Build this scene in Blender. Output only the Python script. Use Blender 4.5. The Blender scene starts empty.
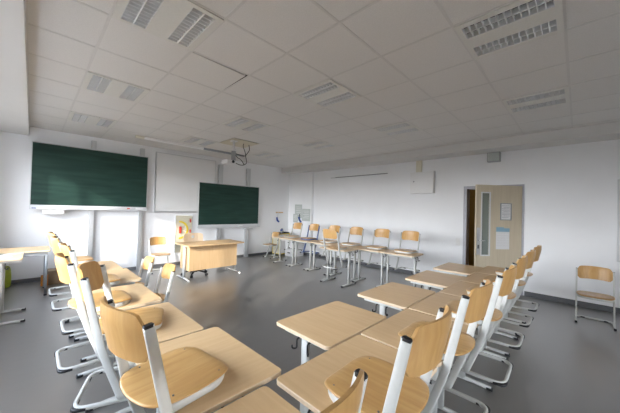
import bpy, bmesh, math, random
from mathutils import Vector, Matrix
random.seed(7)
PI = math.pi
S = bpy.context.scene
COL = S.collection

# ------------------------------------------------------------------ room measures (metres)
H = 3.029          # suspended ceiling
D = 7.638          # front wall (y)
W = 6.762          # right wall (x)
XL = -0.62         # window wall (x)
YB = -2.6          # back wall (y)
WP = 6.65          # face of the corner pilaster
SW, SD = 0.50, 0.174   # soffit width and drop

# ------------------------------------------------------------------ materials
def new_mat(name):
    m = bpy.data.materials.new(name); m.use_nodes = True
    return m, m.node_tree.nodes, m.node_tree.links, m.node_tree.nodes['Principled BSDF']

def plain(name, col, rough=0.5, metal=0.0, var=0.04, scale=40, bump=0.0, spec=0.5):
    m, N, L, B = new_mat(name)
    tc = N.new('ShaderNodeTexCoord'); nz = N.new('ShaderNodeTexNoise')
    nz.inputs['Scale'].default_value = scale; nz.inputs['Detail'].default_value = 4
    L.new(tc.outputs['Object'], nz.inputs['Vector'])
    r = N.new('ShaderNodeValToRGB')
    r.color_ramp.elements[0].position = .3; r.color_ramp.elements[1].position = .7
    r.color_ramp.elements[0].color = tuple(c*(1-var) for c in col)+(1,)
    r.color_ramp.elements[1].color = tuple(min(1, c*(1+var)) for c in col)+(1,)
    L.new(nz.outputs['Fac'], r.inputs['Fac']); L.new(r.outputs['Color'], B.inputs['Base Color'])
    B.inputs['Roughness'].default_value = rough; B.inputs['Metallic'].default_value = metal
    B.inputs['Specular IOR Level'].default_value = spec
    if bump:
        b = N.new('ShaderNodeBump'); b.inputs['Strength'].default_value = bump; b.inputs['Distance'].default_value = .003
        L.new(nz.outputs['Fac'], b.inputs['Height']); L.new(b.outputs['Normal'], B.inputs['Normal'])
    return m

def wood(name, c1, c2, rough=0.35, sc=(2.2, 28, 28), spec=0.5):
    m, N, L, B = new_mat(name)
    tc = N.new('ShaderNodeTexCoord'); mp = N.new('ShaderNodeMapping'); mp.inputs['Scale'].default_value = sc
    oi = N.new('ShaderNodeObjectInfo'); ad = N.new('ShaderNodeVectorMath'); ad.operation = 'ADD'
    ml = N.new('ShaderNodeMath'); ml.operation = 'MULTIPLY'; ml.inputs[1].default_value = 13
    L.new(oi.outputs['Random'], ml.inputs[0])
    cb = N.new('ShaderNodeCombineXYZ'); L.new(ml.outputs[0], cb.inputs[0]); L.new(ml.outputs[0], cb.inputs[1]); L.new(ml.outputs[0], cb.inputs[2])
    L.new(tc.outputs['Object'], mp.inputs['Vector']); L.new(mp.outputs[0], ad.inputs[0]); L.new(cb.outputs[0], ad.inputs[1])
    nz = N.new('ShaderNodeTexNoise'); nz.inputs['Scale'].default_value = 1.4; nz.inputs['Detail'].default_value = 6; nz.inputs['Distortion'].default_value = .6
    L.new(ad.outputs[0], nz.inputs['Vector'])
    r = N.new('ShaderNodeValToRGB'); r.color_ramp.elements[0].position = .28; r.color_ramp.elements[1].position = .72
    r.color_ramp.elements[0].color = c1+(1,); r.color_ramp.elements[1].color = c2+(1,)
    L.new(nz.outputs['Fac'], r.inputs['Fac']); L.new(r.outputs['Color'], B.inputs['Base Color'])
    B.inputs['Roughness'].default_value = rough; B.inputs['Specular IOR Level'].default_value = spec
    return m

M = {}
M['wall'] = plain('wall_paint', (.87, .875, .885), .85, var=.012, scale=3, spec=.2)
M['wall_side'] = plain('wall_paint_side', (.87, .88, .895), .85, var=.012, scale=3, spec=.2)
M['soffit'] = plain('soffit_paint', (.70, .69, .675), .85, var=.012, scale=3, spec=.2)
M['tile'] = plain('ceiling_tile', (.74, .725, .705), .95, var=.05, scale=160, bump=.15, spec=.1)
M['tbar'] = plain('ceiling_bar', (.66, .645, .625), .6, var=.02)
M['beige_tile'] = plain('beige_ceiling_panel', (.62, .57, .46), .8, var=.02)
M['void'] = plain('void_dark', (.06, .055, .05), .9)
M['frame'] = plain('frame_paint', (.63, .64, .615), .38, var=.03, scale=25)
M['blue_frame'] = plain('blue_frame_paint', (.10, .16, .36), .4, var=.03)
M['black'] = plain('black_plastic', (.012, .013, .016), .45, var=.1)
M['chair_wood'] = wood('chair_beech', (.51, .28, .092), (.63, .395, .155), .30)
M['back_wood'] = wood('chair_back_beech', (.50, .275, .09), (.60, .37, .145), .30, (22, 26, 1.6))
M['table_wood'] = wood('table_beech', (.66, .44, .225), (.73, .51, .28), .34, (26, 2.0, 26))
M['table_edge'] = plain('table_edge', (.74, .58, .40), .45, var=.06, scale=60)
M['desk_wood'] = wood('desk_maple', (.63, .42, .22), (.70, .49, .275), .4, (20, 20, 1.6))
M['door_wood'] = wood('door_oak', (.61, .525, .38), (.69, .605, .455), .5, (22, 22, 1.2))
M['alu'] = plain('brushed_aluminium', (.66, .67, .68), .35, metal=.75, var=.05, scale=60)
M['alu_pale'] = plain('pale_aluminium', (.66, .67, .68), .5, metal=.2, var=.03, scale=60)
M['chrome'] = plain('chrome', (.80, .80, .80), .15, metal=1, var=.02)
M['louvre'] = plain('louvre_blade', (.95, .96, .97), .25, metal=.25, var=.02)
M['mirror'] = plain('louvre_dark_mirror', (.20, .205, .21), .14, metal=1, var=.03)  # dark base puts the recess shade behind the blades into the colour
M['lamp_white'] = plain('lamp_enamel', (.70, .69, .65), .5, var=.02)
M['tube'] = plain('tube_glass', (.85, .86, .86), .3, var=.01)
M['white'] = plain('white_plastic', (.80, .80, .80), .4, var=.02)
M['screen'] = plain('screen_white', (.80, .80, .795), .45, var=.01, scale=4)
M['grey'] = plain('grey_plastic', (.36, .37, .38), .5, var=.04)
M['steel_dark'] = plain('dark_steel', (.16, .17, .18), .4, metal=.5, var=.05)
M['steel_grey'] = plain('grey_steel', (.36, .38, .40), .4, metal=.4, var=.05)
M['base'] = plain('baseboard_pvc', (.115, .12, .128), .5, var=.05)
M['rail_sheen_white'] = plain('rail_sheen_white', (.92, .92, .91), .3, var=.01)  # whiter than the ceiling to carry the rail's reflected light
M['paper'] = plain('paper', (.84, .84, .84), .8, var=.02)
M['paper_grey'] = plain('paper_grey', (.50, .54, .52), .8, var=.06)
M['ink'] = plain('ink', (.38, .40, .44), .8)
M['blue'] = plain('blue_plastic', (.03, .08, .32), .4)
M['sky_blue'] = plain('sky_blue_print', (.30, .50, .62), .7)
M['yellow'] = plain('yellow_plastic', (.80, .60, .04), .4)
M['red'] = plain('red_plastic', (.66, .07, .04), .4)
M['green_bag'] = plain('green_plastic', (.30, .36, .02), .5, var=.15, scale=20)
M['card'] = plain('cardboard', (.28, .20, .13), .8, var=.08)
M['orange'] = plain('orange_card', (.62, .25, .04), .7)
M['beige'] = plain('beige_laminate', (.66, .62, .48), .6, var=.04)
M['duct'] = plain('duct_cream', (.72, .69, .58), .6)
M['door_frame'] = plain('door_frame_grey', (.40, .40, .44), .45)
M['hall_wall'] = plain('hall_ochre', (.34, .23, .07), .8, var=.1, scale=4)
M['hall_dark'] = plain('hall_dark', (.05, .035, .025), .7)
M['hall_red'] = plain('hall_brown', (.22, .085, .035), .7)
M['trans_plastic'] = plain('office_black', (.03, .03, .032), .5)

def mat_floor():
    m, N, L, B = new_mat('vinyl_floor')
    tc = N.new('ShaderNodeTexCoord'); mp = N.new('ShaderNodeMapping'); mp.inputs['Scale'].default_value = (3, 14, 1)
    mp.inputs['Rotation'].default_value = (0, 0, .5)
    nz = N.new('ShaderNodeTexNoise'); nz.inputs['Scale'].default_value = 1.0; nz.inputs['Detail'].default_value = 3; nz.inputs['Roughness'].default_value = .4
    L.new(tc.outputs['Object'], mp.inputs[0]); L.new(mp.outputs[0], nz.inputs['Vector'])
    r = N.new('ShaderNodeValToRGB'); r.color_ramp.elements[0].position = .1; r.color_ramp.elements[1].position = .9
    r.color_ramp.elements[0].color = (.104, .100, .095, 1); r.color_ramp.elements[1].color = (.122, .117, .111, 1)
    L.new(nz.outputs['Fac'], r.inputs['Fac']); L.new(r.outputs['Color'], B.inputs['Base Color'])
    B.inputs['Roughness'].default_value = .38
    B.inputs['Specular IOR Level'].default_value = .5; B.inputs['IOR'].default_value = 1.95
    B.inputs['Coat Weight'].default_value = 1; B.inputs['Coat IOR'].default_value = 1.9; B.inputs['Coat Roughness'].default_value = .34
    return m
M['floor'] = mat_floor()

def mat_board():
    m, N, L, B = new_mat('green_chalkboard')
    tc = N.new('ShaderNodeTexCoord'); mp = N.new('ShaderNodeMapping'); mp.inputs['Scale'].default_value = (.9, 1, 9)
    nz = N.new('ShaderNodeTexNoise'); nz.inputs['Scale'].default_value = 1.6; nz.inputs['Detail'].default_value = 5; nz.inputs['Distortion'].default_value = .4
    L.new(tc.outputs['Object'], mp.inputs[0]); L.new(mp.outputs[0], nz.inputs['Vector'])
    r = N.new('ShaderNodeValToRGB'); r.color_ramp.elements[0].position = .35; r.color_ramp.elements[1].position = .75
    r.color_ramp.elements[0].color = (.012, .038, .029, 1); r.color_ramp.elements[1].color = (.021, .060, .046, 1)
    L.new(nz.outputs['Fac'], r.inputs['Fac']); L.new(r.outputs['Color'], B.inputs['Base Color'])
    B.inputs['Roughness'].default_value = .55; B.inputs['Specular IOR Level'].default_value = .3
    return m
M['board'] = mat_board()

def mat_glass():
    m, N, L, B = new_mat('frosted_pane')
    B.inputs['Base Color'].default_value = (.55, .62, .58, 1); B.inputs['Roughness'].default_value = .25
    B.inputs['Transmission Weight'].default_value = .6; B.inputs['IOR'].default_value = 1.2
    nz = N.new('ShaderNodeTexNoise'); nz.inputs['Scale'].default_value = 60
    b = N.new('ShaderNodeBump'); b.inputs['Strength'].default_value = .05
    L.new(nz.outputs['Fac'], b.inputs['Height']); L.new(b.outputs['Normal'], B.inputs['Normal'])
    return m
M['pane'] = mat_glass()

# ------------------------------------------------------------------ geometry helpers
def box(bm, c, s, mi=0, bev=0.0, rot=None):
    """box centred at c with full sizes s"""
    r = bmesh.ops.create_cube(bm, size=1.0)
    vs = r['verts']
    for v in vs: v.co = Vector((v.co.x*s[0], v.co.y*s[1], v.co.z*s[2]))
    fs = list({f for v in vs for f in v.link_faces})
    if bev > 0:
        es = list({e for v in vs for e in v.link_edges})
        rr = bmesh.ops.bevel(bm, geom=es, offset=bev, segments=2, affect='EDGES', profile=.7)
        fs = list({f for f in rr['faces']} | {f for f in fs if f.is_valid})
        vs = list({v for f in fs for v in f.verts})
    for v in vs:
        if rot is not None: v.co = rot @ v.co
        v.co += Vector(c)
    for f in fs: f.material_index = mi
    return vs

def bx(bm, x0, x1, y0, y1, z0, z1, mi=0, bev=0.0):
    return box(bm, ((x0+x1)/2, (y0+y1)/2, (z0+z1)/2), (abs(x1-x0), abs(y1-y0), abs(z1-z0)), mi, bev)

def fillet(pts, rad, n=5, closed=False):
    """round the corners of a polyline"""
    pts = [Vector(p) for p in pts]; out = []
    N = len(pts)
    for i, p in enumerate(pts):
        if not closed and i in (0, N-1): out.append(p); continue
        a = pts[(i-1) % N]; b = pts[(i+1) % N]
        r = rad[i] if isinstance(rad, (list, tuple)) else rad
        if r <= 0: out.append(p); continue
        d1 = (a-p); d2 = (b-p); l = min(r, d1.length*.49, d2.length*.49)
        p1 = p+d1.normalized()*l; p2 = p+d2.normalized()*l
        for k in range(n+1):
            t = k/n; out.append((1-t)**2*p1+2*t*(1-t)*p+t*t*p2)
    return out

def sweep(bm, pts, n1, a, b, mi=0, seg=12, power=2.6, taper=None, cap=True, closed=False):
    """sweep a flat-oval section: size a along the fixed normal n1, b across"""
    pts = [Vector(p) for p in pts]; n1 = Vector(n1).normalized(); rings = []
    N = len(pts)
    for i, p in enumerate(pts):
        if closed: t = pts[(i+1) % N]-pts[(i-1) % N]
        else: t = pts[min(i+1, N-1)]-pts[max(i-1, 0)]
        t.normalize(); n2 = t.cross(n1).normalized(); k = 1.0 if taper is None else taper(i/(N-1))
        ring = []
        for j in range(seg):
            th = 2*PI*j/seg; c, s = math.cos(th), math.sin(th)
            ca = math.copysign(abs(c)**(2/power), c); sa = math.copysign(abs(s)**(2/power), s)
            ring.append(bm.verts.new(p+n1*(a/2*sa)+n2*(b/2*ca*k)))
        rings.append(ring)
    rng = range(N if closed else N-1)
    for i in rng:
        r0, r1 = rings[i], rings[(i+1) % N]
        for j in range(seg):
            f = bm.faces.new((r0[j], r0[(j+1) % seg], r1[(j+1) % seg], r1[j])); f.material_index = mi; f.smooth = True
    if cap and not closed:
        f = bm.faces.new(rings[0][::-1]); f.material_index = mi
        f = bm.faces.new(rings[-1]); f.material_index = mi

def tube(bm, pts, r, mi=0, seg=8):
    pts = [Vector(p) for p in pts]; rings = []; ref = None
    for i, p in enumerate(pts):
        t = (pts[min(i+1, len(pts)-1)]-pts[max(i-1, 0)]).normalized()
        if ref is None: ref = Vector((0, 0, 1)) if abs(t.z) < .9 else Vector((1, 0, 0))
        n = (ref-t*ref.dot(t)).normalized(); bb = t.cross(n); ref = n
        rings.append([bm.verts.new(p+n*(r*math.cos(2*PI*j/seg))+bb*(r*math.sin(2*PI*j/seg))) for j in range(seg)])
    for i in range(len(pts)-1):
        for j in range(seg):
            f = bm.faces.new((rings[i][j], rings[i][(j+1) % seg], rings[i+1][(j+1) % seg], rings[i+1][j])); f.smooth = True; f.material_index = mi
    for q in (rings[0][::-1], rings[-1]):
        f = bm.faces.new(q); f.material_index = mi

def cyl(bm, c, r, h, mi=0, seg=20, r2=None):
    res = bmesh.ops.create_cone(bm, cap_ends=True, segments=seg, radius1=r, radius2=r if r2 is None else r2, depth=h)
    for v in res['verts']: v.co += Vector(c)
    for f in {f for v in res['verts'] for f in v.link_faces}:
        f.material_index = mi
        if len(f.verts) == 4: f.smooth = True

def plate(bm, outline, z0, z1, mi=0, mi_side=None, bev=0.0):
    """extruded polygon with optional softened rims"""
    ms = mi if mi_side is None else mi_side
    n = len(outline); cx = sum(p[0] for p in outline)/n; cy = sum(p[1] for p in outline)/n
    def ring(z, inset):
        out = []
        for i, p in enumerate(outline):
            a = Vector(outline[i-1][:2]); b = Vector(outline[(i+1) % n][:2]); t = (b-a).normalized()
            nn = Vector((-t.y, t.x))
            out.append(bm.verts.new((p[0]+nn.x*inset, p[1]+nn.y*inset, z)))
        return out
    rs = [ring(z0, bev), ring(z0+bev, 0), ring(z1-bev, 0), ring(z1, bev)] if bev > 0 else [ring(z0, 0), ring(z1, 0)]
    f = bm.faces.new(rs[0][::-1]); f.material_index = mi
    f = bm.faces.new(rs[-1]); f.material_index = mi
    for a, b in zip(rs[:-1], rs[1:]):
        for i in range(n):
            f = bm.faces.new((a[i], a[(i+1) % n], b[(i+1) % n], b[i])); f.material_index = ms

def rrect(x0, x1, y0, y1, r, n=5):
    out = []
    for cx, cy, a0 in ((x1-r, y0+r, -PI/2), (x1-r, y1-r, 0), (x0+r, y1-r, PI/2), (x0+r, y0+r, PI)):
        for k in range(n+1):
            a = a0+PI/2*k/n; out.append((cx+r*math.cos(a), cy+r*math.sin(a)))
    return out

def obj(name, bm, mats, parent=None, smooth=False, loc=None):
    bmesh.ops.recalc_face_normals(bm, faces=bm.faces[:])
    me = bpy.data.meshes.new(name); bm.to_mesh(me); bm.free()
    if smooth:
        for p in me.polygons: p.use_smooth = True
    for m in (mats if isinstance(mats, (list, tuple)) else [mats]): me.materials.append(m)
    o = bpy.data.objects.new(name, me); COL.objects.link(o)
    if parent is not None: o.parent = parent
    if loc is not None: o.location = loc
    return o

def tag(o, label, cat, group=None):
    o['label'] = label; o['category'] = cat
    if group: o['group'] = group
    return o

def thing(name, label, cat, loc=(0, 0, 0), rz=0.0, group=None):
    o = bpy.data.objects.new(name, None); COL.objects.link(o); o.empty_display_size = .1
    o.location = loc; o.rotation_euler = (0, 0, rz)
    return tag(o, label, cat, group)

def struct(name, bm, mats):
    o = obj(name, bm, mats); o['kind'] = 'structure'; return o

def dup(root, loc, rz, label, group=None, rx=None):
    r = root.copy(); COL.objects.link(r); r.location = loc; r.rotation_euler = (0, 0, rz)
    r['label'] = label
    if group: r['group'] = group
    for ch in list(root.children):
        c = ch.copy(); COL.objects.link(c); c.parent = r
        for g in list(ch.children):
            d = g.copy(); COL.objects.link(d); d.parent = c
    return r

BM = bmesh.new
PX = 0.3           # wall thickness

# ------------------------------------------------------------------ SETTING
bm = BM(); bx(bm, XL-PX, W+PX, YB-PX, D+PX, -.2, 0); struct('floor', bm, M['floor'])
bm = BM(); bx(bm, XL-PX, W+PX, D, D+PX, 0, H+.45); struct('wall_front', bm, M['wall'])
BX0, BX1, BZ0, BZ1 = -.30, 2.60, .95, 1.60      # unseen back-wall window, added to light the right-row chair backs
bm = BM(); bx(bm, XL-PX, BX0, YB-PX, YB, 0, H+.45); bx(bm, BX1, W+PX, YB-PX, YB, 0, H+.45); bx(bm, BX0, BX1, YB-PX, YB, 0, BZ0); bx(bm, BX0, BX1, YB-PX, YB, BZ1, H+.45)
struct('wall_back', bm, M['wall'])
bm = BM()
for x in (BX0+.03, (BX0+BX1)/2, BX1-.03): bx(bm, x-.03, x+.03, YB-.2, YB-.14, BZ0, BZ1)
for z in (BZ0, BZ1-.05): bx(bm, BX0+.06, BX1-.06, YB-.195, YB-.145, z, z+.05)
struct('window_9', bm, M['white'])
# right wall with the door opening
DY0, DY1, DH = 0.80, 1.80, 2.135
bm = BM(); bx(bm, W, W+.2, YB, DY0, 0, H+.45); bx(bm, W, W+.2, DY1, D, 0, H+.45); bx(bm, W, W+.2, DY0, DY1, DH, H+.45)
struct('wall_right', bm, M['wall_side'])
# window wall: sill, lintel, piers
WZ0, WZ1 = 0.92, 2.66
bays = [(1.40, 2.65), (2.85, 4.35), (4.55, 6.05), (6.25, 7.05)]
bm = BM(); bx(bm, XL-PX, XL, YB, D, 0, WZ0); bx(bm, XL-PX, XL, YB, D, WZ1, H+.45)
e = [YB]+[v for b in bays for v in b]+[D]
for i in range(0, len(e), 2): bx(bm, XL-PX, XL, e[i], e[i+1], WZ0, WZ1)
struct('wall_left', bm, M['wall'])
for i, (y0, y1) in enumerate(bays):
    bm = BM(); x0, x1 = XL-.20, XL-.14
    bx(bm, x0, x1, y0, y0+.06, WZ0, WZ1); bx(bm, x0, x1, y1-.06, y1, WZ0, WZ1)
    bx(bm, x0, x1, y0+.06, y1-.06, WZ0, WZ0+.06); bx(bm, x0, x1, y0+.06, y1-.06, WZ1-.06, WZ1)
    bx(bm, x0, x1, (y0+y1)/2-.035, (y0+y1)/2+.035, WZ0+.06, WZ1-.06)
    struct('window_%d' % (i+1), bm, M['white'])
# roof slab over the ceiling void
bm = BM(); bx(bm, XL-PX, W+PX, YB-PX, D+PX, H+.45, H+.55); struct('ceiling_slab', bm, M['void'])
# soffits
bm = BM(); bx(bm, W-SW, W, YB, D, H-SD, H+.02); struct('trim_1', bm, M['soffit'])
bm = BM(); bx(bm, XL, -.075, YB, D, H-SD, H+.02); struct('trim_2', bm, M['soffit'])

# suspended ceiling grid
GX = [.39+.636*i for i in range(-1, 10)]
GY = [.09+.6365*j for j in range(-5, 13)]
XC0, XC1 = -.075, W-SW
xs = [XC0]+[g for g in GX if XC0+.05 < g < XC1-.05]+[XC1]
ys = [YB]+[g for g in GY if YB+.05 < g < D-.05]+[D]
def cell(x, y):
    i = max(k for k in range(len(xs)-1) if xs[k] <= x); j = max(k for k in range(len(ys)-1) if ys[k] <= y)
    return i, j
lamp_xy = [(.7, -1.5), (.7, .4), (.7, 2.3), (.7, 4.2), (.7, 6.1), (2.6, .4), (2.6, 2.3), (2.6, 4.2), (2.6, 6.1),
           (4.5, .4), (4.5, 2.3), (4.5, 4.2), (4.5, 6.1)]
lamp_cells = [cell(*q) for q in lamp_xy]
loose = cell(1.3, 2.9); beige_cells = [cell(3.2, 5.4)]
bm = BM(); g = .011
for i in range(len(xs)-1):
    for j in range(len(ys)-1):
        if (i, j) in lamp_cells or (i, j) in beige_cells: continue
        x0, x1, y0, y1 = xs[i]+g, xs[i+1]-g, ys[j]+g, ys[j+1]-g
        if (i, j) == loose:
            vs = bx(bm, x0, x1, y0, y1, H+.006, H+.022, 0)
            for v in vs:
                if v.co.y < (y0+y1)/2: v.co.y += .035+.02*(v.co.x-x0)/(x1-x0); v.co.z += .012
        else: bx(bm, x0-.004, x1+.004, y0-.004, y1+.004, H+.0067, H+.022, 0)
for x in xs:
    if (loose): bx(bm, x-g, x+g, YB, D, H+.0035, H+.0065, 1)
for y in ys: bx(bm, XC0, XC1, y-g, y+g, H+.004, H+.0062, 1)
struct('ceiling', bm, [M['tile'], M['tbar']])
for (i, j) in beige_cells:
    bm = BM(); bx(bm, xs[i]+.002, xs[i+1]-.002, ys[j]+.002, ys[j+1]-.002, H-.014, H-.002, 0, .003)
    tag(obj('ceiling_panel', bm, M['beige_tile']), 'cream coloured square panel in the ceiling above the projector', 'panel')

# baseboards
bm = BM(); bx(bm, XL, W, D-.014, D, 0, .075); struct('baseboard_front', bm, M['base'])
bm = BM(); bx(bm, W-.014, W, DY1+.06, 6.457, 0, .089); bx(bm, W-.014, W, YB, DY0-.06, 0, .089); struct('baseboard_right', bm, M['base'])
# door lining
bm = BM()
for y0, y1 in ((DY1-.03, DY1+.035), (DY0-.035, DY0+.03)): bx(bm, W-.02, W+.21, y0, y1, 0, DH+.035, 0, .004)
bx(bm, W-.02, W+.21, DY0+.03, DY1-.03, DH-.03, DH+.035, 0, .004)
struct('door_frame', bm, M['door_frame'])
# corridor beyond the door
bm = BM(); X0, X1 = W+.2, W+2.0
bx(bm, X0, X1, -1.0, 4.2, -.2, 0, 2); bx(bm, X1, X1+.1, -1.0, 4.2, 0, 2.9, 0); bx(bm, X0, X1, -1.0, -.9, 0, 2.9, 0); bx(bm, X0, X1, 4.1, 4.2, 0, 2.9, 0)
bx(bm, X0, X1, -1.0, 4.2, 2.8, 2.9, 0)
bx(bm, X1-.03, X1, 2.05, 3.1, 0, 2.05, 1, .01); bx(bm, X1-.05, X1, 1.1, 2.0, 0, .95, 2)
struct('wall_corridor', bm, [M['hall_wall'], M['hall_dark'], M['hall_red']])

# ------------------------------------------------------------------ CEILING LAMPS
def make_lamp(label):
    w = .312
    t = thing('ceiling_lamp', label, 'lamp', group='louvred ceiling lamps')
    bm = BM(); z0 = 0.0
    rects = [(-.255, -.055), (.075, .245)]
    rects = [(-.26, -.085), (.085, .26)]; L0, L1 = -.275, .275
    # enamel face: outer border, bridge between the two louvres
    bx(bm, -w, rects[0][0], -w, w, 0, .008); bx(bm, rects[0][1], rects[1][0], -w, w, 0, .008); bx(bm, rects[1][1], w, -w, w, 0, .008)
    for a, b in rects: bx(bm, a, b, -w, L0, 0, .008); bx(bm, a, b, L1, w, 0, .008)
    obj('housing', bm, M['lamp_white'], t)
    for a, b in rects:
        bm = BM(); mid = (a+b)/2
        bx(bm, a, b, L0, L1, .072, .078, 1)                   # mirror back, recess shade in its dark colour
        for x in (a, mid, b): bx(bm, x-.004, x+.004, L0, L1, .001, .045)
        for x in (a, b): bx(bm, x-.003, x+.003, L0, L1, .0452, .0718, 1)
        for k in range(13):
            y = L0+(L1-L0)*k/12; bx(bm, a, b, y-.0025, y+.0025, .001, .035)
        lv = obj('louvre', bm, [M['louvre'], M['mirror']], t)
        for x in ((a+mid)/2, (mid+b)/2):
            bm = BM(); tube(bm, [(x, L0+.01, .055), (x, L1-.01, .055)], .008); obj('tube', bm, M['tube'], lv)
    return t
lamp_lab = {(.7, -1.5): None, (.7, .4): None,
 (.7, 2.3): 'square louvred ceiling lamp cut by the top edge near the left beam',
 (.7, 4.2): 'square louvred ceiling lamp in the left row, second from the front wall',
 (.7, 6.1): 'square louvred ceiling lamp in the left row nearest the left chalkboard',
 (2.6, .4): 'large bright louvred ceiling lamp at the top right, nearest lamp of all',
 (2.6, 2.3): 'louvred ceiling lamp in the middle row at the centre of the ceiling',
 (2.6, 4.2): 'louvred ceiling lamp just in front of the projector',
 (2.6, 6.1): 'louvred ceiling lamp behind the projector, close to the white screen',
 (4.5, .4): 'louvred ceiling lamp in the right row above the open door',
 (4.5, 2.3): 'louvred ceiling lamp in the right row above the white wall box',
 (4.5, 4.2): 'louvred ceiling lamp in the right row above the picture rail',
 (4.5, 6.1): 'faint louvred ceiling lamp nearest the far right corner'}
lamp0 = None
for q, c in zip(lamp_xy, lamp_cells):
    lab = lamp_lab[q]
    if lab is None:
        # outside the picture: only close the ceiling cell
        bm = BM(); bx(bm, xs[c[0]], xs[c[0]+1], ys[c[1]], ys[c[1]+1], H+.006, H+.02); struct('ceiling', bm, M['tile']); continue
    loc = ((xs[c[0]]+xs[c[0]+1])/2, (ys[c[1]]+ys[c[1]+1])/2, H-.006)
    if lamp0 is None: lamp0 = make_lamp(lab); lamp0.location = loc
    else: dup(lamp0, loc, 0, lab)

# slim ceiling rail before the screen; reflected light put into its white
t = thing('ceiling_rail', 'long slim rail along the ceiling in front of the white screen', 'rail', (1.65, 6.67, H-.045))
bm = BM(); bx(bm, 0, 1.30, -.03, .03, 0, .045, 0, .004); obj('rail_body', bm, M['rail_sheen_white'], t)
bm = BM(); bx(bm, 1.3005, 2.45, -.03, .03, 0, .045, 0, .004); o = obj('slot_cover', bm, M['steel_grey'], t); o['label'] = 'dark grey right half'
bm = BM(); bx(bm, -.16, -.0005, -.034, .034, -.002, .045, 0, .004); o = obj('end_cap', bm, M['duct'], t); o['label'] = 'cream end piece for the glow at the rail end'  # cream colour stands for the yellow glow at this end

# projector
t = thing('projector', 'white projector hanging from the ceiling on a pole with black cables', 'projector', (3.0, 5.36, 2.53))
bm = BM(); box(bm, (-.07, 0, .0), (.20, .26, .075), 0, .012); obj('body', bm, M['white'], t)
bm = BM(); tube(bm, [(-.05, -.149, 0), (-.05, -.165, 0)], .03, seg=16); obj('lens', bm, M['black'], t)
bm = BM(); sweep(bm, [(.04, 0, .06), (.04, 0, H-2.53-.012)], (1, 0, 0), .045, .045); box(bm, (.04, 0, .495-.02), (.12, .12, .02), 0, .003); obj('pole', bm, M['white'], t)
bm = BM(); bx(bm, .0, .08, -.03, .03, .05, .26, 0, .01); obj('bracket', bm, M['grey'], t)
for pts, nm in ((((.05, .02, .26), (.13, 0, .14), (.22, 0, .10), (.3, .0, .0), (.2, 0, -.02), (.05, 0, .02)), 'cable'),
                (((.31, .05, .478), (.30, .04, .40), (.34, .03, .30), (.36, .02, .18), (.37, 0, .05), (.30, 0, -.01)), 'cable'),
                (((.45, .05, .478), (.46, .04, .36), (.40, .03, .27), (.33, .02, .20), (.16, 0, .2), (.07, 0, .22)), 'cable')):
    bm = BM(); P = [Vector(p) for p in pts]; cur = []
    for i in range(len(P)-1):
        p0, p1, p2, p3 = P[max(i-1, 0)], P[i], P[i+1], P[min(i+2, len(P)-1)]
        for k in range(6):
            u = k/6; cur.append(.5*((2*p1)+(p2-p0)*u+(2*p0-5*p1+4*p2-p3)*u*u+(3*p1-p0-3*p2+p3)*u**3))
    cur.append(P[-1]); tube(bm, cur, .008, seg=6); obj(nm, bm, M['black'], t)

# ------------------------------------------------------------------ CHALKBOARDS
def chalkboard(name, label, x0, x1, z0, z1, zt, post_x, pz, pw):
    yb = D-.12
    t = thing(name, label, 'chalkboard', ((x0+x1)/2, yb, 0), 0, 'green chalkboards on aluminium posts')
    hw = (x1-x0)/2
    bm = BM(); bx(bm, -hw+.012, hw-.012, 0, .022, z0, z1-.012); obj('writing_surface', bm, M['board'], t)
    bm = BM()
    bx(bm, -hw, hw, -.006, .03, z1-.014, z1); bx(bm, -hw, -hw+.014, -.006, .03, z0, z1-.014); bx(bm, hw-.014, hw, -.006, .03, z0, z1-.014)
    obj('frame', bm, M['alu_pale'], t)
    bm = BM(); bx(bm, -hw, hw, -.010, .03, zt, z0); bx(bm, -hw, hw, -.075, -.010, zt, zt+.014); bx(bm, -hw, hw, -.085, -.075, zt, zt+.034)
    obj('chalk_tray', bm, M['alu_pale'], t)
    for px in post_x:
        bm = BM(); bx(bm, px-pw/2-(x0+x1)/2, px+pw/2-(x0+x1)/2, .034, .112, 0, pz, 0, .006)
        bx(bm, px-.012-(x0+x1)/2, px+.012-(x0+x1)/2, .026, .036, .02, pz-.02)
        obj('post', bm, M['alu'], t)
    return t
tL = chalkboard('chalkboard', 'wide green chalkboard mounted high on the left of the front wall', -.035, 1.97, 1.515, 2.741, 1.43, (.915, 1.855), 2.94, .09)
bm = BM(); bx(bm, -.82, -.50, -.07, .03, 1.335, 1.425, 0, .006); obj('storage_box', bm, M['alu_pale'], tL)
bm = BM(); box(bm, (-.94, -.0865, 1.452), (.06, .002, .016)); obj('badge', bm, M['blue'], tL)
tS = chalkboard('chalkboard', 'lower green chalkboard behind the teacher desk, right of the white screen', 3.235, 5.24, 1.06, 2.257, .965, (3.90, 4.85), 2.83, .13)
bm = BM(); bx(bm, .42, .72, -.10, .02, .90, .935, 0, .006); obj('storage_box', bm, M['alu_pale'], tS)
for (x, z, lab, sx, mt) in ((1.80, 1.4445, 'white sponge at the right end of the left chalkboard tray', .16, 'white'),
                       (1.58, 1.4445, 'small red chalk holder on the left chalkboard tray', .05, 'red'),
                       (4.55, .9795, 'white sponge lying on the tray of the lower chalkboard', .13, 'white')):
    bm = BM(); box(bm, (0, 0, .0225), (sx, .05, .044), 0, .01)
    tag(obj('board_sponge' if mt == 'white' else 'chalk_holder', bm, M[mt], loc=(x, D-.12-.043, z)), lab, 'sponge' if mt == 'white' else 'chalk holder')

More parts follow.
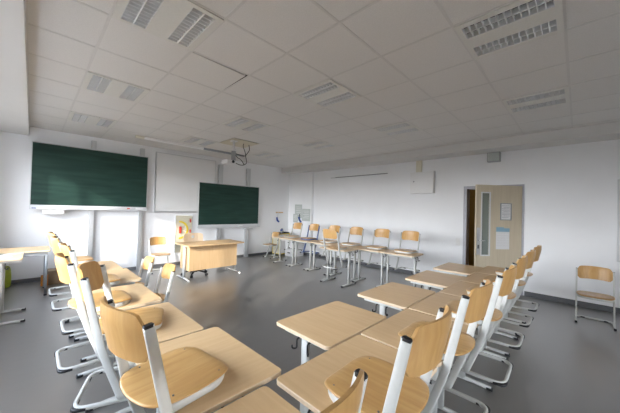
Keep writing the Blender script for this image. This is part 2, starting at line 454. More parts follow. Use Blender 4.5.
# white screen between the boards
t = thing('projection_screen', 'large white projection board between the two green chalkboards', 'screen', (2.95, D-.05, 0))
bm = BM(); bx(bm, -.775, .775, .0, .03, 1.43, 2.90); obj('surface', bm, M['screen'], t)
bm = BM(); bx(bm, -.795, -.775, -.006, .04, 1.395, 2.92); bx(bm, .775, .795, -.006, .04, 1.395, 2.92); bx(bm, -.775, .775, -.006, .04, 2.90, 2.92); bx(bm, -.775, .775, -.012, .04, 1.395, 1.43)
obj('frame', bm, M['alu'], t)

# geometry tool panel behind the teacher desk
t = thing('tool_panel', 'pale panel with drawing tools on the wall behind the teacher desk', 'panel', (2.9, D-.0285, 0))
bm = BM(); bx(bm, -.215, .215, 0, .028, .33, 1.31, 0, .003); obj('backing', bm, M['beige'], t)
bm = BM(); bx(bm, -.222, -.215, -.006, .03, .33, 1.31); bx(bm, .215, .222, -.006, .03, .33, 1.31); obj('edge_strip', bm, M['alu_pale'], t)
t = thing('protractor', 'big yellow half round protractor on the pale tool panel', 'protractor', (2.77, D-.034, .93))
bm = BM()
out = [(.24*math.cos(a), .24*math.sin(a)) for a in [(-PI/2+PI*k/20) for k in range(21)]]+[(.20*math.cos(a), .20*math.sin(a)) for a in [(PI/2-PI*k/20) for k in range(21)]]
for k in range(20):
    a0, a1 = -PI/2+PI*k/20, -PI/2+PI*(k+1)/20
    q = [bm.verts.new((r*math.cos(a), y, r*math.sin(a))) for y in (0, -.006) for r, a in ((.20, a0), (.245, a0), (.245, a1), (.20, a1))]
    for f in ((0, 1, 2, 3), (7, 6, 5, 4), (0, 4, 5, 1), (2, 6, 7, 3), (1, 5, 6, 2), (3, 7, 4, 0)): bm.faces.new([q[i] for i in f])
obj('scale', bm, M['yellow'], t)
bm = BM(); box(bm, (.03, -.012, 0), (.06, .018, .18), 0, .006); obj('handle', bm, M['red'], t)
t = thing('set_square', 'drawing triangle with red grips on the right of the pale tool panel', 'set square', (3.06, D-.0365, .75))
bm = BM()
for (p, q) in (((0, 0, .0), (0, 0, .5)), ((0, 0, .5), (-.20, 0, .22)), ((-.20, 0, .22), (0, 0, 0))):
    sweep(bm, [p, q], (0, 1, 0), .006, .025)
obj('plate', bm, M['beige'], t)
for z in (.42, .14):
    bm = BM(); box(bm, (.0, -.012, z), (.035, .018, .09), 0, .005); obj('grip', bm, M['red'], t)

# hook rail with a hand brush
t = thing('hook_rail', 'small wooden hook strip on the front wall beside the corner', 'hook', (6.21, D-.02, 1.42))
bm = BM(); bx(bm, -.16, .16, 0, .02, 0, .04, 0, .004); obj('strip', bm, M['desk_wood'], t)
bm = BM(); tube(bm, [(-.08, 0, .015), (-.08, -.03, .01), (-.08, -.035, .025)], .005); obj('hook', bm, M['alu'], t)
t = thing('hand_brush', 'blue and white brush hanging from the wooden hook strip', 'brush', (6.13, D-.035, 1.40))
bm = BM(); tube(bm, [(0, -.01, .01), (-.03, -.005, -.10), (-.02, .0, -.16)], .01); obj('handle', bm, M['white'], t)
bm = BM(); sweep(bm, fillet([(-.055, 0, -.13), (-.03, 0, -.25), (.05, 0, -.29)], .08), (0, 1, 0), .035, .06); obj('brush_head', bm, M['blue'], t)

# ------------------------------------------------------------------ RIGHT WALL OBJECTS
bm = BM(); bx(bm, WP, W, 6.47, D, 0, H-SD); struct('trim_3', bm, M['wall_side'])
bm = BM(); bx(bm, WP-.012, WP, 6.458, D-.014, 0, .089); bx(bm, WP, W-.014, 6.458, 6.47, 0, .089); struct('trim_4', bm, M['base'])
bm = BM(); bx(bm, W-.04, W, 2.78, 2.92, 2.55, H-SD, 0, .004)
tag(obj('cable_duct', bm, M['duct']), 'short cream cable duct above the white wall box', 'cable duct')
t = thing('wall_box', 'flat white metal box high on the right wall', 'cabinet', (W-.0, 2.75, 2.03))
bm = BM(); bx(bm, -.10, 0, -.285, .285, 0, .53, 0, .008); obj('body', bm, M['white'], t)
bm = BM(); bx(bm, -.108, -.1, -.277, .277, .008, .522, 0, .003); obj('door', bm, M['white'], t)
bm = BM(); cyl(bm, (0, 0, 0), .018, .012); o = obj('lock', bm, M['grey'], t, loc=(-.112, .19, .30)); o.rotation_euler = (0, PI/2, 0)
t = thing('picture_rail', 'thin dark hanging rail high on the bare right wall', 'rail', (W-.02, 4.72, 2.59))
bm = BM(); bx(bm, 0, .02, -1.01, 1.01, 0, .03, 0, .003); obj('bar', bm, M['alu_pale'], t)
bm = BM(); bx(bm, -.012, -.001, -1.01, .8, .008, .022, 0, .002); obj('groove', bm, M['steel_dark'], t)
t = thing('wall_speaker', 'small grey loudspeaker box under the ceiling beam above the door', 'speaker', (W-.11, 1.27, 2.655))
bm = BM(); bx(bm, 0, .11, -.115, .115, 0, .195, 0, .01); obj('cabinet', bm, M['grey'], t)
bm = BM(); bx(bm, -.006, -.0005, -.10, .10, .015, .18, 0, .002); obj('grille', bm, M['paper_grey'], t)
t = thing('light_switch', 'double white light switch on the right wall beside the door', 'switch', (W, 1.94, .84))
bm = BM(); bx(bm, -.01, 0, -.042, .042, 0, .165, 0, .003); obj('plate', bm, M['white'], t)
for z in (.045, .12):
    bm = BM(); bx(bm, -.016, -.0105, -.028, .028, z-.026, z+.026, 0, .002); obj('rocker', bm, M['white'], t)
# papers pinned near the corner
for (y, z, w, h, lab, dx) in ((7.11, 1.50, .36, .48, 'tall grey green sheet pinned on the right wall near the corner, leftmost of three', .0),
                          (6.71, 1.38, .40, .42, 'square grey sheet pinned on the right wall near the corner, rightmost of three', .006),
                          (7.24, 1.25, .24, .30, 'small grey sheet pinned lowest by the corner on the right wall', .012)):
    bm = BM(); bx(bm, -.004, 0, -w/2, w/2, -h/2, h/2)
    for k in range(5): bx(bm, -.0048, -.004, -w*.36, w*(.36-.1*(k % 2)), h*(.32-.14*k)-.006, h*(.32-.14*k)+.006, 1)
    tag(obj('pinned_sheet', bm, [M['paper_grey'], M['paper']], loc=(WP-dx, y, z)), lab, 'paper')
t = thing('hand_brush', 'dark blue brush hanging in front of the grey sheets on the right wall', 'brush', (WP-.045, 6.98, 1.38))
bm = BM(); tube(bm, [(0, .02, .02), (0, .05, -.10)], .01); obj('handle', bm, M['black'], t)
bm = BM(); sweep(bm, fillet([(0, .06, -.08), (0, .02, -.20), (0, -.07, -.25)], .08), (1, 0, 0), .035, .06); obj('brush_head', bm, M['blue'], t)
# pin board at the right edge
t = thing('wall_board', 'pale board on the right wall at the right picture edge behind the lone chair', 'board', (W, -.45, .84))
bm = BM(); bx(bm, -.03, 0, -1.95, -.02, .02, 1.33); obj('panel', bm, M['white'], t)
bm = BM(); bx(bm, -.04, 0, -.02, 0, 0, 1.35, 0, .003); bx(bm, -.04, 0, -1.97, -1.95, 0, 1.35, 0, .003); bx(bm, -.04, 0, -1.95, -.02, 0, .02); bx(bm, -.04, 0, -1.95, -.02, 1.33, 1.35)
obj('frame', bm, M['alu_pale'], t)

# open door leaf (hinged on the right jamb, swung into the room)
TH = math.radians(50)
door = bpy.data.objects.new('door_1', None); COL.objects.link(door); door.location = (W-.02, DY0+.01, 0); door.rotation_euler = (0, 0, TH)
door['kind'] = 'structure'
LW, LH = .95, 2.13
def leaf_part(name, bm, m): return obj(name, bm, m, door)
bm = BM(); gx0, gx1, gz0, gz1 = .685, .835, .78, 1.97   # vision panel
for a, b, c, d in ((0, gx0, .01, LH), (gx1, LW, .01, LH), (gx0, gx1, .01, gz0), (gx0, gx1, gz1, LH)): bx(bm, -.02, .02, a, b, c, d)
leaf = leaf_part('door_leaf', bm, M['door_wood'])
bm = BM(); k = .024
for a, b, c, d in ((gx0-k, gx0, gz0-k, gz1+k), (gx1, gx1+k, gz0-k, gz1+k), (gx0, gx1, gz0-k, gz0), (gx0, gx1, gz1, gz1+k)): bx(bm, -.026, .026, a, b, c, d)
o = leaf_part('pane_frame', bm, M['white'])
bm = BM(); bx(bm, -.004, .004, gx0, gx1, gz0, gz1); obj('pane', bm, M['pane'], o)
bm = BM(); bx(bm, -.0225, -.0202, .865, .940, .78, 1.30); o = leaf_part('lock_plate', bm, M['alu'])
bm = BM(); tube(bm, fillet([(-.022, .905, 1.055), (-.07, .905, 1.055), (-.07, .80, 1.055)], .02), .010); obj('handle', bm, M['chrome'], o)
bm = BM(); bx(bm, -.034, -.0226, .89, .92, 0.90, .97, 0, .003); obj('lock_cylinder', bm, M['steel_dark'], o)
# things pinned on the door leaf
def on_door(name, label, cat, y, z):
    o = thing(name, label, cat, (0, 0, 0))
    o.matrix_world = Matrix.Translation((W-.02, DY0+.01, 0)) @ Matrix.Rotation(TH, 4, 'Z') @ Matrix.Translation((-.022, y, z))
    return o
t = on_door('notice_frame', 'framed white notice on the open door beside the glass strip', 'notice', .345, 1.62)
bm = BM(); a, b = .115, .165
bx(bm, -.012, 0, -a, -a+.014, -b, b); bx(bm, -.012, 0, a-.014, a, -b, b); bx(bm, -.012, 0, -a+.014, a-.014, -b, -b+.014); bx(bm, -.012, 0, -a+.014, a-.014, b-.014, b)
obj('frame', bm, M['steel_grey'], t)
bm = BM(); bx(bm, -.004, -.0005, -a+.014, a-.014, -b+.014, b-.014)
for q in range(9): bx(bm, -.0048, -.004, -.08+.02*(q == 8), .08-.03*(q % 3 == 1), .115-.028*q-.004, .115-.028*q+.003, 1)
obj('sheet', bm, [M['paper'], M['ink']], t)
t = on_door('door_poster', 'poster with a blue header pinned on the open door below the notice', 'poster', .40, 1.10)
bm = BM(); bx(bm, -.003, -.0005, -.14, .14, -.21, .17); 
for q in range(6):
    for s in range(4): bx(bm, -.0036, -.003, -.125+.064*s, -.125+.064*s+.05, .09-.047*q, .09-.047*q+.026, 1)
obj('sheet', bm, [M['paper'], M['screen']], t)
bm = BM(); bx(bm, -.0045, -.0036, -.14, .14, .13, .20); bx(bm, -.0045, -.0036, -.02, .14, .20, .22); obj('header', bm, M['sky_blue'], t)

# ------------------------------------------------------------------ CHAIRS (local +x is forward)
ZC = .755; ZS = .385
def post_x(z):
    # foot reaches forward, the top leans back; soft knee near the floor
    t = 1-z/ZC
    return .080*(t/ (1-ZS/ZC)) if z > ZS else .080+.130*((ZS-z)/ZS)**1.12
def make_chair(label, framemat, cat='chair', pad=None):
    t = thing('school_chair', label, cat)
    fm = framemat
    # seat shell
    out = []
    n = 56; xf, xr, hw = .465, .025, .195
    ctrl = [(.398, 0), (.397, .118), (.372, .165), (.31, .190), (.22, .196), (.14, .192), (.065, .168), (.024, .11), (.008, 0)]
    pts = [(x, y) for x, y in ctrl]+[(x, -y) for x, y in ctrl[-2:0:-1]]
    m = len(pts); C = []
    for i in range(m):
        p0, p1, p2, p3 = [Vector(pts[(i+k) % m]) for k in (-1, 0, 1, 2)]
        for k in range(5):
            u = k/5; C.append(.5*((2*p1)+(p2-p0)*u+(2*p0-5*p1+4*p2-p3)*u*u+(3*p1-p0-3*p2+p3)*u**3))
    bm = BM(); cen = Vector((.205, 0))
    def zt(p):
        d = (p.x-.205)/.195
        return .430-.006*(1-min(1, (p-cen).length/.2)**2)+.004*d-(.010*max(0, d-.75)/.25 if d > .75 else 0)
    def shell(dz, flip):
        rings = []
        for s in (1.0, .965, .8, .55, .28):
            rings.append([bm.verts.new((*(cen+(p-cen)*s), zt(cen+(p-cen)*s)+dz-(.0025 if s == 1 else 0)*(1 if not flip else -1))) for p in C])
        c = bm.verts.new((*cen, zt(cen)+dz)); N = len(C)
        for a, b in zip(rings[:-1], rings[1:]):
            for i in range(N): bm.faces.new((a[i], a[(i+1) % N], b[(i+1) % N], b[i]))
        for i in range(N): bm.faces.new((rings[-1][i], rings[-1][(i+1) % N], c))
        return rings[0]
    a = shell(0, False); b = shell(-.011, True); N = len(C)
    for i in range(N): bm.faces.new((a[i], a[(i+1) % N], b[(i+1) % N], b[i]))
    for x, y in ((.335, .15), (.335, -.15), (.12, .155), (.12, -.155)):
        cyl(bm, (x, y, .4305), .0042, .004, 1, 8)
    obj('seat', bm, [M['chair_wood'], M['steel_dark']] if pad is None else [pad, M['steel_dark']], t, smooth=True)
    # seat frame: flat tube from post to post round the front edge
    bm = BM(); y = .185
    path = fillet([(.075, y, .401), (.315, y, .401), (.389, .12, .401), (.389, -.12, .401), (.315, -y, .401), (.075, -y, .401)], [0, .06, .07, .07, .06, 0], 6)
    sweep(bm, path, (0, 0, 1), .034, .016, power=4)
    obj('seat_frame', bm, fm, t)
    # backrest: curved plywood
    bm = BM(); nu, nv = 18, 8; G = {}
    for side in (0, 1):
        for i in range(nu+1):
            u = -1+2*i/nu; au = abs(u)
            hh = .093*(1-max(0, (au-.78)/.22)**2.4*.42)
            zc = .697+.010*(1-u*u)
            for j in range(nv+1):
                v = -1+2*j/nv; z = zc+hh*v*(1 if v < 0 else 1.06)
                x = post_x(min(z, ZC))-.058*(1-abs(u)**2.1)-.006 - (0.011 if side else 0)
                G[side, i, j] = bm.verts.new((x, .1843*u, z))
    for side in (0, 1):
        for i in range(nu):
            for j in range(nv): bm.faces.new((G[side, i, j], G[side, i+1, j], G[side, i+1, j+1], G[side, i, j+1]))
    for i in range(nu):
        for j in (0, nv): bm.faces.new((G[0, i, j], G[0, i+1, j], G[1, i+1, j], G[1, i, j]))
    for j in range(nv):
        for i in (0, nu): bm.faces.new((G[0, i, j], G[0, i, j+1], G[1, i, j+1], G[1, i, j]))
    bo = obj('backrest', bm, M['back_wood'], t, smooth=True)
    bo.data.set_sharp_from_angle(angle=math.radians(40)) if hasattr(bo.data, 'set_sharp_from_angle') else None
    for sy in (1, -1):
        bm = BM(); P = []
        for k in range(19):
            z = ZC-(ZC-.018)*k/18; P.append((post_x(z), sy*.195, z))
        sweep(bm, P, (0, 1, 0), .021, .044, power=3.4, taper=lambda u: .88+.12*min(1, u*1.6))
        po = obj('post', bm, fm, t)
        bm = BM(); sweep(bm, [(post_x(ZC)+.0002, sy*.195, ZC-.006), (post_x(ZC)-.0005, sy*.195, ZC+.003), (post_x(ZC)-.001, sy*.195, ZC+.006)], (0, 1, 0), .0215, .037, power=3.4, taper=lambda u: 1 if u < .6 else .8)
        obj('end_cap', bm, M['black'], po)
    # floor skid
    bm = BM(); y = .195
    path = fillet([(.325, y, .017), (-.035, y*1.0, .017), (-.035, -y, .017), (.325, -y, .017)], [0, .075, .075, 0], 7)
    sweep(bm, path, (0, 0, 1), .026, .022)
    sk = obj('skid', bm, fm, t)
    for sy in (1, -1):
        bm = BM(); P = fillet([(.03, sy*y, .012), (-.0355, sy*y, .012), (-.0355, sy*.10, .012)], [0, .075, 0], 5)
        sweep(bm, P, (0, 0, 1), .020, .029); obj('glider', bm, M['black'], sk)
        bm = BM(); sweep(bm, [(.300, sy*y, .015), (.335, sy*y, .014)], (0, 0, 1), .030, .028); obj('glider', bm, M['black'], sk)
    return t
LIFT = .75-.385+.001
G_R = 'school chairs hung on the right desk row'; G_L = 'school chairs hung on the left desk row'; G_F = 'school chairs hung on desks along the right wall'
chair0 = make_chair('wooden school chair standing alone against the right wall by the skirting', M['frame'])
chair0.location = (6.0, -.18, 0); chair0.rotation_euler = (0, 0, PI)
chair_b = make_chair('school chair with a blue frame hung on the desk below the grey sheets', M['blue_frame'])
chair_b.location = (5.55, 5.27, LIFT); chair_b.rotation_euler = (0, 0, PI); chair_b['group'] = G_F
R_ch = [(.425, .405, 0, 'school chair at the bottom edge seen edge-on, only its curved backrest end showing'),
        (1.098, .418, 2, 'large school chair in the right foreground with its seat on the desk'),
        (1.785, .414, 0, 'school chair next behind the large right foreground chair'),
        (2.50, .395, 2, 'school chair second behind the large right foreground chair'),
        (3.225, .408, 1, 'school chair third behind the large right foreground chair'),
        (3.90, .41, -1, 'second farthest school chair of the right desk row'),
        (4.58, .41, 0, 'farthest school chair of the right desk row, nearest the door wall')]
for x, y, a, lab in R_ch: dup(chair0, (x, y, LIFT), PI/2+math.radians(a), lab, G_R)
L_ch = [(.277, 1.285, 8, 'large school chair in the left foreground with its seat lying on the desk'),
        (.29, 2.2, -20, 'school chair with dark sunlit backrest just behind the left foreground chair'),
        (.205, 2.75, 0, 'third school chair from the front of the left desk row'),
        (.27, 3.48, 0, 'fourth school chair from the front of the left desk row'),
        (.235, 4.27, 0, 'fifth school chair from the front of the left desk row'),
        (.232, 4.95, 0, 'farthest school chair of the left desk row, nearest the left chalkboard')]
for x, y, a, lab in L_ch: dup(chair0, (x, y, LIFT), math.radians(a), lab, G_L)
F_ch = [(5.55, 2.50, 'hung school chair nearest the white wall box, rightmost along the right wall'),
        (5.55, 3.155, 'second hung school chair from the right along the right wall'),
        (5.55, 3.85, 'third hung school chair from the right along the right wall'),
        (5.55, 4.54, 'hung school chair partly hidden behind the one facing the right wall'),
        (5.55, 5.95, 'hung school chair nearest the corner, below the grey sheets')]
for x, y, lab in F_ch: dup(chair0, (x, y, LIFT), PI, lab, G_F)
dup(chair0, (4.335, 3.665, LIFT), 0, 'hung school chair with its back to the room, facing the right wall', G_F)
dup(chair0, (1.235, 3.72, 0), PI, 'right one of two chairs tucked under the far side of the left desks')
dup(chair0, (1.20, 4.45, 0), PI, 'left one of two chairs tucked under the far side of the left desks')
dup(chair0, (2.165, 7.25, 0), -PI/2, 'school chair standing by the front wall left of the teacher desk')
dup(chair0, (5.60, 7.05, 0), PI, 'school chair seen from the side by the front wall under the hook strip')

# ------------------------------------------------------------------ SCHOOL DESKS (local x long side, y depth)
def make_desk(label, hgt=.75, ln=.70, dp=.50):
    t = thing('school_desk', label, 'desk')
    bm = BM(); plate(bm, rrect(-ln/2+.001, ln/2-.001, -dp/2, dp/2, .028), hgt-.023, hgt, 0, 1, .0025)
    obj('tabletop', bm, [M['table_wood'], M['table_edge']], t)
    bm = BM(); xl = ln/2-.065
    bx(bm, -xl, xl, -.03, .03, hgt-.088, hgt-.055, 0, .004)
    for s in (-1, 1): bx(bm, s*xl-.02, s*xl+.02, -.19, .19, hgt-.055, hgt-.0235, 0, .004)
    obj('underframe', bm, M['frame'], t)
    for s in (-1, 1):
        bm = BM(); sweep(bm, [(s*xl, 0, .02), (s*xl, 0, hgt-.056)], (1, 0, 0), .034, .058, power=5)
        lg = obj('leg', bm, M['frame'], t)
        bm = BM(); sweep(bm, [(s*xl, -.235, .018), (s*xl, -.1, .024), (s*xl, .1, .024), (s*xl, .235, .018)], (0, 0, 1), .030, .034)
        obj('foot', bm, M['frame'], lg)
        for q in (-1, 1):
            bm = BM(); sweep(bm, [(s*xl, q*.20, .0165), (s*xl, q*.245, .0155)], (0, 0, 1), .031, .038); obj('foot_cap', bm, M['black'], lg)
        for q in (-1, 1):
            bm = BM(); x = s*(xl+.035)
            tube(bm, fillet([(s*(xl+.0), q*.05, hgt-.06), (x, q*.05, hgt-.06), (x, q*.05, hgt-.125), (x+s*.02, q*.075, hgt-.125), (x+s*.02, q*.075, hgt-.105)], .02), .0055)
            obj('bag_hook', bm, M['black'], t)
    return t
GD = 'school desks with beech tops'
desks = [(.4225, .762, 0, 'desk at the bottom edge joining the left and right desk rows'),
 (1.175, .768, 0, 'desk under the large right foreground chair'),
 (1.885, .772, 0, 'inner right row desk next beyond the large foreground chair'),
 (2.595, .77, 0, 'inner right row desk second beyond the large foreground chair'),
 (3.30, .77, 0, 'inner right row desk third beyond the large foreground chair'),
 (4.01, .77, 0, 'inner right row desk second from its far end'),
 (4.72, .77, 0, 'inner right row desk farthest from the viewer, before the door'),
 (1.587, 1.285, 0, 'single desk jutting toward the room centre, lowest of four outer desks'),
 (2.585, 1.283, 0, 'second jutting outer desk up the right row'),
 (3.575, 1.27, 0, 'third jutting outer desk up the right row'),
 (4.50, 1.276, 0, 'farthest jutting outer desk, in front of the open door'),
 (.652, 1.39, PI/2, 'left row desk under the large left foreground chair'),
 (.565, 2.105, PI/2, 'left row desk second from the bottom, behind the left foreground chair'),
 (.565, 2.885, PI/2, 'left row desk third from the bottom'),
 (.622, 3.755, PI/2, 'left row desk beside the right tucked-in chair'),
 (.585, 4.46, PI/2, 'left row desk farthest from the viewer'),
 (5.195, 2.52, PI/2, 'wall row desk at the right end, below the white wall box'),
 (5.195, 3.22, PI/2, 'wall row desk second from the right end'),
 (5.195, 3.92, PI/2, 'wall row desk third from the right, behind the single front desk'),
 (5.195, 4.62, PI/2, 'wall row desk left of the single front desk'),
 (5.195, 5.32, PI/2, 'wall row desk below the blue framed chair'),
 (5.195, 6.02, PI/2, 'wall row desk at the corner end'),
 (4.685, 3.70, PI/2, 'single desk set in front of the wall row, holding the reversed chair')]
desk0 = None
for x, y, a, lab in desks:
    if desk0 is None: desk0 = make_desk(lab); desk0.location = (x, y, 0); desk0.rotation_euler = (0, 0, a); desk0['group'] = GD
    else:
        r = dup(desk0, (x, y, 0), a, lab, GD)
        if abs(y-2.105) < .001: r.scale = (1, .93, 1); r.location.x += .03
d = make_desk('taller desk at the left edge with papers lying on it', .835, .68, .40); d.location = (-.262, 5.42, 0); d.rotation_euler = (0, 0, PI/2)

# loose papers on that desk
for k, (x, y, a, lab) in enumerate(((-.32, 5.34, .2, 'white papers at the left edge on the taller desk, lower sheet'), (-.22, 5.52, -.5, 'curled white sheet on top of the papers on the taller desk'))):
    bm = BM(); n = 8; rows = []
    for i in range(n+1):
        u = i/n; z = .002+.003*k+.035*max(0, u-.45)**1.6*(1 if k else .3)
        rows.append([bm.verts.new((-.15+.30*u, yy, z)) for yy in (-.105, .105)])
    for i in range(n): bm.faces.new((rows[i][0], rows[i+1][0], rows[i+1][1], rows[i][1]))
    bmesh.ops.solidify(bm, geom=bm.faces[:], thickness=.0015)
    o = obj('paper_sheet', bm, M['paper'], loc=(x, y, .8355)); o.rotation_euler = (0, 0, a); tag(o, lab, 'paper')

# steel framed table by the front wall
t = thing('side_table', 'steel framed table by the front wall under the left chalkboard', 'table', (-.165, 6.68, 0))
bm = BM(); plate(bm, rrect(-.42, .41, -.33, .33, .015), .735, .76, 0, 1, .002); obj('tabletop', bm, [M['table_wood'], M['table_edge']], t)
bm = BM(); bx(bm, -.38, .36, -.30, -.275, .675, .725); bx(bm, -.38, .36, .275, .30, .675, .725); bx(bm, -.40, -.38, -.30, .30, .675, .725); bx(bm, .36, .38, -.3, .3, .675, .725); bx(bm, -.38, .36, -.3, .3, .725, .7345)
obj('apron', bm, M['steel_grey'], t)
for x in (-.385, .365):
    for y in (-.285, .285):
        bm = BM(); sweep(bm, [(x, y, .0), (x, y, .675)], (1, 0, 0), .035, .035, power=6); lg = obj('leg', bm, M['steel_grey'], t)
        bm = BM(); bx(bm, x-.02, x+.02, y-.02, y+.02, 0.0, .02, 0, .004); obj('foot_cap', bm, M['black'], lg)
bm = BM(); box(bm, (0, 0, .13), (.22, .30, .26), 0, .004); bx(bm, -.012, .012, -.151, .151, .26, .262)
tag(obj('cardboard_box', bm, M['card'], loc=(.36, 7.30, 0)), 'brown cardboard box on the floor by the front wall', 'box')
bm = BM(); box(bm, (0, 0, .10), (.10, .05, .20), 0, .004, Matrix.Rotation(.15, 3, 'X'))
tag(obj('folder', bm, M['orange'], loc=(.205, 7.12, 0.003)), 'orange folder leaning at the brown cardboard box', 'folder')
t = thing('plastic_bag', 'yellow green plastic bag on the floor at the left edge', 'bag', (-.285, 7.36, 0))
bm = BM(); r = bmesh.ops.create_uvsphere(bm, u_segments=20, v_segments=14, radius=1)
for v in bm.verts:
    z = v.co.z; w = .062*(1-.35*max(0, z))
    n = 1+.06*math.sin(7*math.atan2(v.co.y, v.co.x)+3*z)
    k = max(.0, 1-abs(z)**9)**.5
    h = math.hypot(v.co.x, v.co.y) or 1
    v.co = Vector((v.co.x/h*w*k*n, v.co.y/h*w*.8*k*n, .20+.20*z))
obj('bag_body', bm, M['green_bag'], t, smooth=True)
bm = BM(); tube(bm, fillet([(-.03, 0, .38), (-.03, 0, .46), (.03, 0, .46), (.03, 0, .38)], .03), .006); obj('handle', bm, M['white'], t)

# ------------------------------------------------------------------ TEACHER'S DESK + CHAIR
t = thing('teacher_desk', 'wide maple teacher desk in front of the lower chalkboard', 'desk', (2.92, 6.06, 0))
bm = BM(); plate(bm, rrect(-.67, .67, -.37, .35, .02), .722, .75, 0, 0, .003); obj('tabletop', bm, M['desk_wood'], t)
bm = BM(); bx(bm, -.56, .56, -.215, -.195, .19, .7215); obj('front_panel', bm, M['desk_wood'], t)
for x in (-.56, .54):
    bm = BM(); bx(bm, x, x+.02, -.1945, .28, .19, .7215); obj('side_panel', bm, M['desk_wood'], t)
for s in (-1, 1):
    bm = BM(); sweep(bm, [(s*.60, -.05, .03), (s*.60, -.05, .721)], (1, 0, 0), .045, .07, power=5); lg = obj('leg', bm, M['frame'], t)
    bm = BM(); sweep(bm, [(s*.60, -.33, .017), (s*.60, -.2, .03), (s*.60, .2, .03), (s*.60, .32, .017)], (0, 0, 1), .032, .04); ft = obj('foot', bm, M['chrome'] if s > 0 else M['frame'], lg)
t = thing('swivel_chair', 'swivel chair with a wooden backrest behind the teacher desk', 'chair', (2.67, 6.24, 0))
bm = BM()
for k in range(5):
    a = 2*PI*k/5+.25; sweep(bm, [(0, 0, .11), (.14*math.cos(a), .14*math.sin(a), .10), (.27*math.cos(a), .27*math.sin(a), .075)], (0, 0, 1), .03, .04)
cyl(bm, (0, 0, .11), .04, .07); b5 = obj('star_base', bm, M['trans_plastic'], t)
for k in range(5):
    a = 2*PI*k/5+.25; x, y = .28*math.cos(a), .28*math.sin(a); bm = BM()
    for q in (-.014, .014):
        tube(bm, [(x+q*math.cos(a+PI/2)-.007*math.cos(a+PI/2), y+(q-.007)*math.sin(a+PI/2), .03), (x+(q+.007)*math.cos(a+PI/2), y+(q+.007)*math.sin(a+PI/2), .03)], .03, seg=14)
    tube(bm, [(x*.97, y*.97, .03), (x*.97, y*.97, .08)], .008)
    obj('caster', bm, M['black'], b5)
bm = BM(); cyl(bm, (0, 0, .27), .022, .28); cyl(bm, (0, 0, .42), .07, .03); obj('gas_column', bm, M['black'], t)
bm = BM(); plate(bm, rrect(-.215, .215, -.22, .20, .07, 8), .437, .455, 0, 0, .004); obj('seat', bm, M['chair_wood'], t)
# backrest with a grip hole
bm = BM(); nu = 24; hole = []; outer = []; V = {}
for side, dy in ((0, 0), (1, .012)):
    for i in range(40):
        a = 2*PI*i/40; c, s = math.cos(a), math.sin(a)
        ox = .228*math.copysign(abs(c)**.35, c); oz = .15*math.copysign(abs(s)**.35, s)
        hx, hz = .04*c, .035*s+.065
        for r, (xx, zz) in enumerate(((hx, hz), (hx+(ox-hx)*.45, hz+(oz-hz)*.45), (ox, oz))):
            V[side, r, i] = bm.verts.new((xx, dy+.225-.05*(xx/.228)**2, .79+zz))
for i in range(40):
    j = (i+1) % 40
    for side in (0, 1):
        for r in (0, 1): bm.faces.new((V[side, r, i], V[side, r, j], V[side, r+1, j], V[side, r+1, i]))
    for r in (0, 2): bm.faces.new((V[0, r, i], V[0, r, j], V[1, r, j], V[1, r, i]))
obj('backrest', bm, M['table_edge'], t)
bm = BM(); sweep(bm, fillet([(0, .0, .43), (0, .25, .43), (0, .245, .72)], .08), (1, 0, 0), .05, .014); obj('back_bar', bm, M['black'], t)

# ------------------------------------------------------------------ CORNER FURNITURE
t = thing('trolley_cabinet', 'pale cabinet with yellow edges standing in the far corner', 'cabinet', (6.05, 7.28, 0))
bm = BM(); bx(bm, -.22, .22, -.16, .20, .06, .72); obj('body', bm, M['beige'], t)
bm = BM(); e = .018
for x in (-.2285, .2285-e):
    for y in (-.1685, .2085-e): bx(bm, x, x+e, y, y+e, .045, .735)
for z in (.045, .735-e):
    for y in (-.1685, .2085-e): bx(bm, -.2285+e, .2285-e, y, y+e, z, z+e)
    for x in (-.2285, .2285-e): bx(bm, x, x+e, -.1685+e, .2085-e, z, z+e)
obj('edge_frame', bm, M['yellow'], t)
bm = BM(); bx(bm, -.20, .20, -.172, -.1605, .08, .70, 0, .003); dr = obj('door', bm, M['screen'], t)
bm = BM(); bx(bm, .13, .16, -.188, -.1725, .34, .44, 0, .004); obj('handle', bm, M['black'], dr)
for x in (-.18, .18):
    for y in (-.12, .16):
        bm = BM(); tube(bm, [(x-.012, y, .022), (x+.012, y, .022)], .022, seg=12); bx(bm, x-.005, x+.005, y-.005, y+.005, .022, .045); obj('caster', bm, M['black'], t)
t = thing('tray', 'flat black tray on the yellow edged cabinet', 'tray', (6.08, 7.26, .736))
bm = BM(); bx(bm, -.19, .19, -.13, .13, 0, .008)
for a in ((-.19, -.18, -.13, .13), (.18, .19, -.13, .13), (-.18, .18, -.13, -.12), (-.18, .18, .12, .13)): bx(bm, a[0], a[1], a[2], a[3], .008, .035)
obj('tray_body', bm, M['black'], t)
t = thing('jar', 'grey jar standing on the black tray in the far corner', 'jar', (6.04, 7.26, .745))
bm = BM(); prof = [(0, 0), (.05, 0), (.06, .02), (.06, .09), (.045, .115), (.045, .13), (0, .13)]
rings = [[bm.verts.new((r*math.cos(2*PI*k/20), r*math.sin(2*PI*k/20), z)) for k in range(20)] for r, z in prof[1:-1]]
for a, b in zip(rings[:-1], rings[1:]):
    for k in range(20): bm.faces.new((a[k], a[(k+1) % 20], b[(k+1) % 20], b[k]))
bm.faces.new(rings[0][::-1]); bm.faces.new(rings[-1]); obj('jar_body', bm, M['grey'], t, smooth=False)
bm = BM(); cyl(bm, (0, 0, .141), .04, .02); obj('lid', bm, M['steel_dark'], t)
t = thing('drawer_unit', 'bluish white drawer unit in the far corner behind the end desk', 'drawers', (6.30, 6.86, 0), PI)
bm = BM(); bx(bm, -.20, .25, -.22, .22, 0, .56, 0, .006); obj('body', bm, M['white'], t)
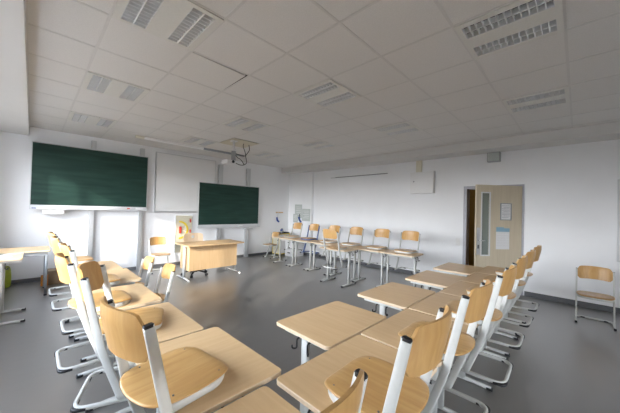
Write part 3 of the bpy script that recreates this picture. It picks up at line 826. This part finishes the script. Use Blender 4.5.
for k in range(3):
    z = .05+.17*k; bm = BM(); bx(bm, .2505, .268, -.20, .20, z, z+.14, 0, .004); dr = obj('drawer', bm, M['white'], t)
    bm = BM(); bx(bm, .2685, .278, -.06, .06, z+.05, z+.08, 0, .003); obj('knob', bm, M['black'], dr)
t = thing('blue_item', 'small blue item with a rod on the corner end desk', 'lamp', (5.20, 6.25, .7505))  # unclear blue item with a rod, modelled in arm lamp form
bm = BM(); cyl(bm, (0, 0, .006), .05, .012); obj('base', bm, M['grey'], t)
bm = BM(); tube(bm, fillet([(0, 0, .012), (0, 0, .19), (.0, -.16, .19)], .02), .006); obj('arm', bm, M['alu'], t)
bm = BM(); tube(bm, [(0, -.02, .19), (0, .06, .185)], .022, seg=12); obj('blue_head', bm, M['blue'], t)

# ------------------------------------------------------------------ LIGHT
w = bpy.data.worlds.new('World'); S.world = w; w.use_nodes = True
bg = w.node_tree.nodes['Background']; bg.inputs['Strength'].default_value = 14.0
wn, wl = w.node_tree.nodes, w.node_tree.links
tc = wn.new('ShaderNodeTexCoord'); sx = wn.new('ShaderNodeSeparateXYZ'); cr = wn.new('ShaderNodeValToRGB')
mr = wn.new('ShaderNodeMapRange'); mr.inputs['From Min'].default_value = -1; mr.inputs['From Max'].default_value = 1
wl.new(tc.outputs['Generated'], sx.inputs[0]); wl.new(sx.outputs['Z'], mr.inputs['Value']); wl.new(mr.outputs[0], cr.inputs['Fac']); wl.new(cr.outputs['Color'], bg.inputs['Color'])
cr.color_ramp.elements[0].position = .48; cr.color_ramp.elements[0].color = (.035, .035, .033, 1)
cr.color_ramp.elements[1].position = .52; cr.color_ramp.elements[1].color = (.95, .97, 1.0, 1)
for pos, c in ((.70, (.80, .88, 1.0, 1)), (.84, (.30, .36, .46, 1)), (1.0, (.14, .18, .26, 1))):
    e = cr.color_ramp.elements.new(pos); e.color = c
sd = Vector((.876, .482, -.394)).normalized()
sun = bpy.data.lights.new('sun', 'SUN'); sun.energy = 3.5; sun.angle = math.radians(2.5); sun.color = (1, .93, .82)
so = bpy.data.objects.new('sun', sun); COL.objects.link(so); so.rotation_euler = sd.to_track_quat('-Z', 'Y').to_euler(); so.location = (-4, 0, 5)
for (y0, y1) in bays:
    a = bpy.data.lights.new('window_portal', 'AREA'); a.shape = 'RECTANGLE'; a.size = WZ1-WZ0; a.size_y = y1-y0
    ao = bpy.data.objects.new('window_portal', a); COL.objects.link(ao)
    ao.location = (XL-.25, (y0+y1)/2, (WZ0+WZ1)/2); ao.rotation_euler = (0, -PI/2, 0)
    a.cycles.is_portal = True
a = bpy.data.lights.new('window_portal', 'AREA'); a.shape = 'RECTANGLE'; a.size = BX1-BX0; a.size_y = BZ1-BZ0
ao = bpy.data.objects.new('window_portal', a); COL.objects.link(ao); ao.location = ((BX0+BX1)/2, YB-.25, (BZ0+BZ1)/2); ao.rotation_euler = (PI/2, 0, 0); a.cycles.is_portal = True
# unseen fill light added to brighten the corridor beyond the door
a = bpy.data.lights.new('corridor_fill_light', 'AREA'); a.size = .5; a.energy = 2.5; a.color = (1, .85, .6)
ao = bpy.data.objects.new('corridor_fill_light', a); COL.objects.link(ao); ao.location = (W+1.0, 1.5, 2.75)

# ------------------------------------------------------------------ CAMERA
cam = bpy.data.cameras.new('camera'); co = bpy.data.objects.new('camera', cam); COL.objects.link(co)
f = 273.493
cam.sensor_fit = 'HORIZONTAL'; cam.sensor_width = 36; cam.lens = f/620*36; cam.clip_start = .01; cam.clip_end = 100
r = Vector((.7006330, -.7130273, .0265611)); u = Vector((-.0281917, .0095329, .9995571)); fw = Vector((.7129646, .7010716, .0134224))
co.matrix_world = Matrix(((r.x, u.x, -fw.x, 0), (r.y, u.y, -fw.y, 0), (r.z, u.z, -fw.z, 1.55), (0, 0, 0, 1)))
S.camera = co
S.view_settings.view_transform = 'Standard'; S.view_settings.look = 'None'; S.view_settings.gamma = 1; S.view_settings.use_curve_mapping = False
S.view_settings.exposure = 0.72
S.cycles.max_bounces = 10; S.cycles.diffuse_bounces = 6; S.cycles.use_denoising = True
S.cycles.sample_clamp_indirect = 6
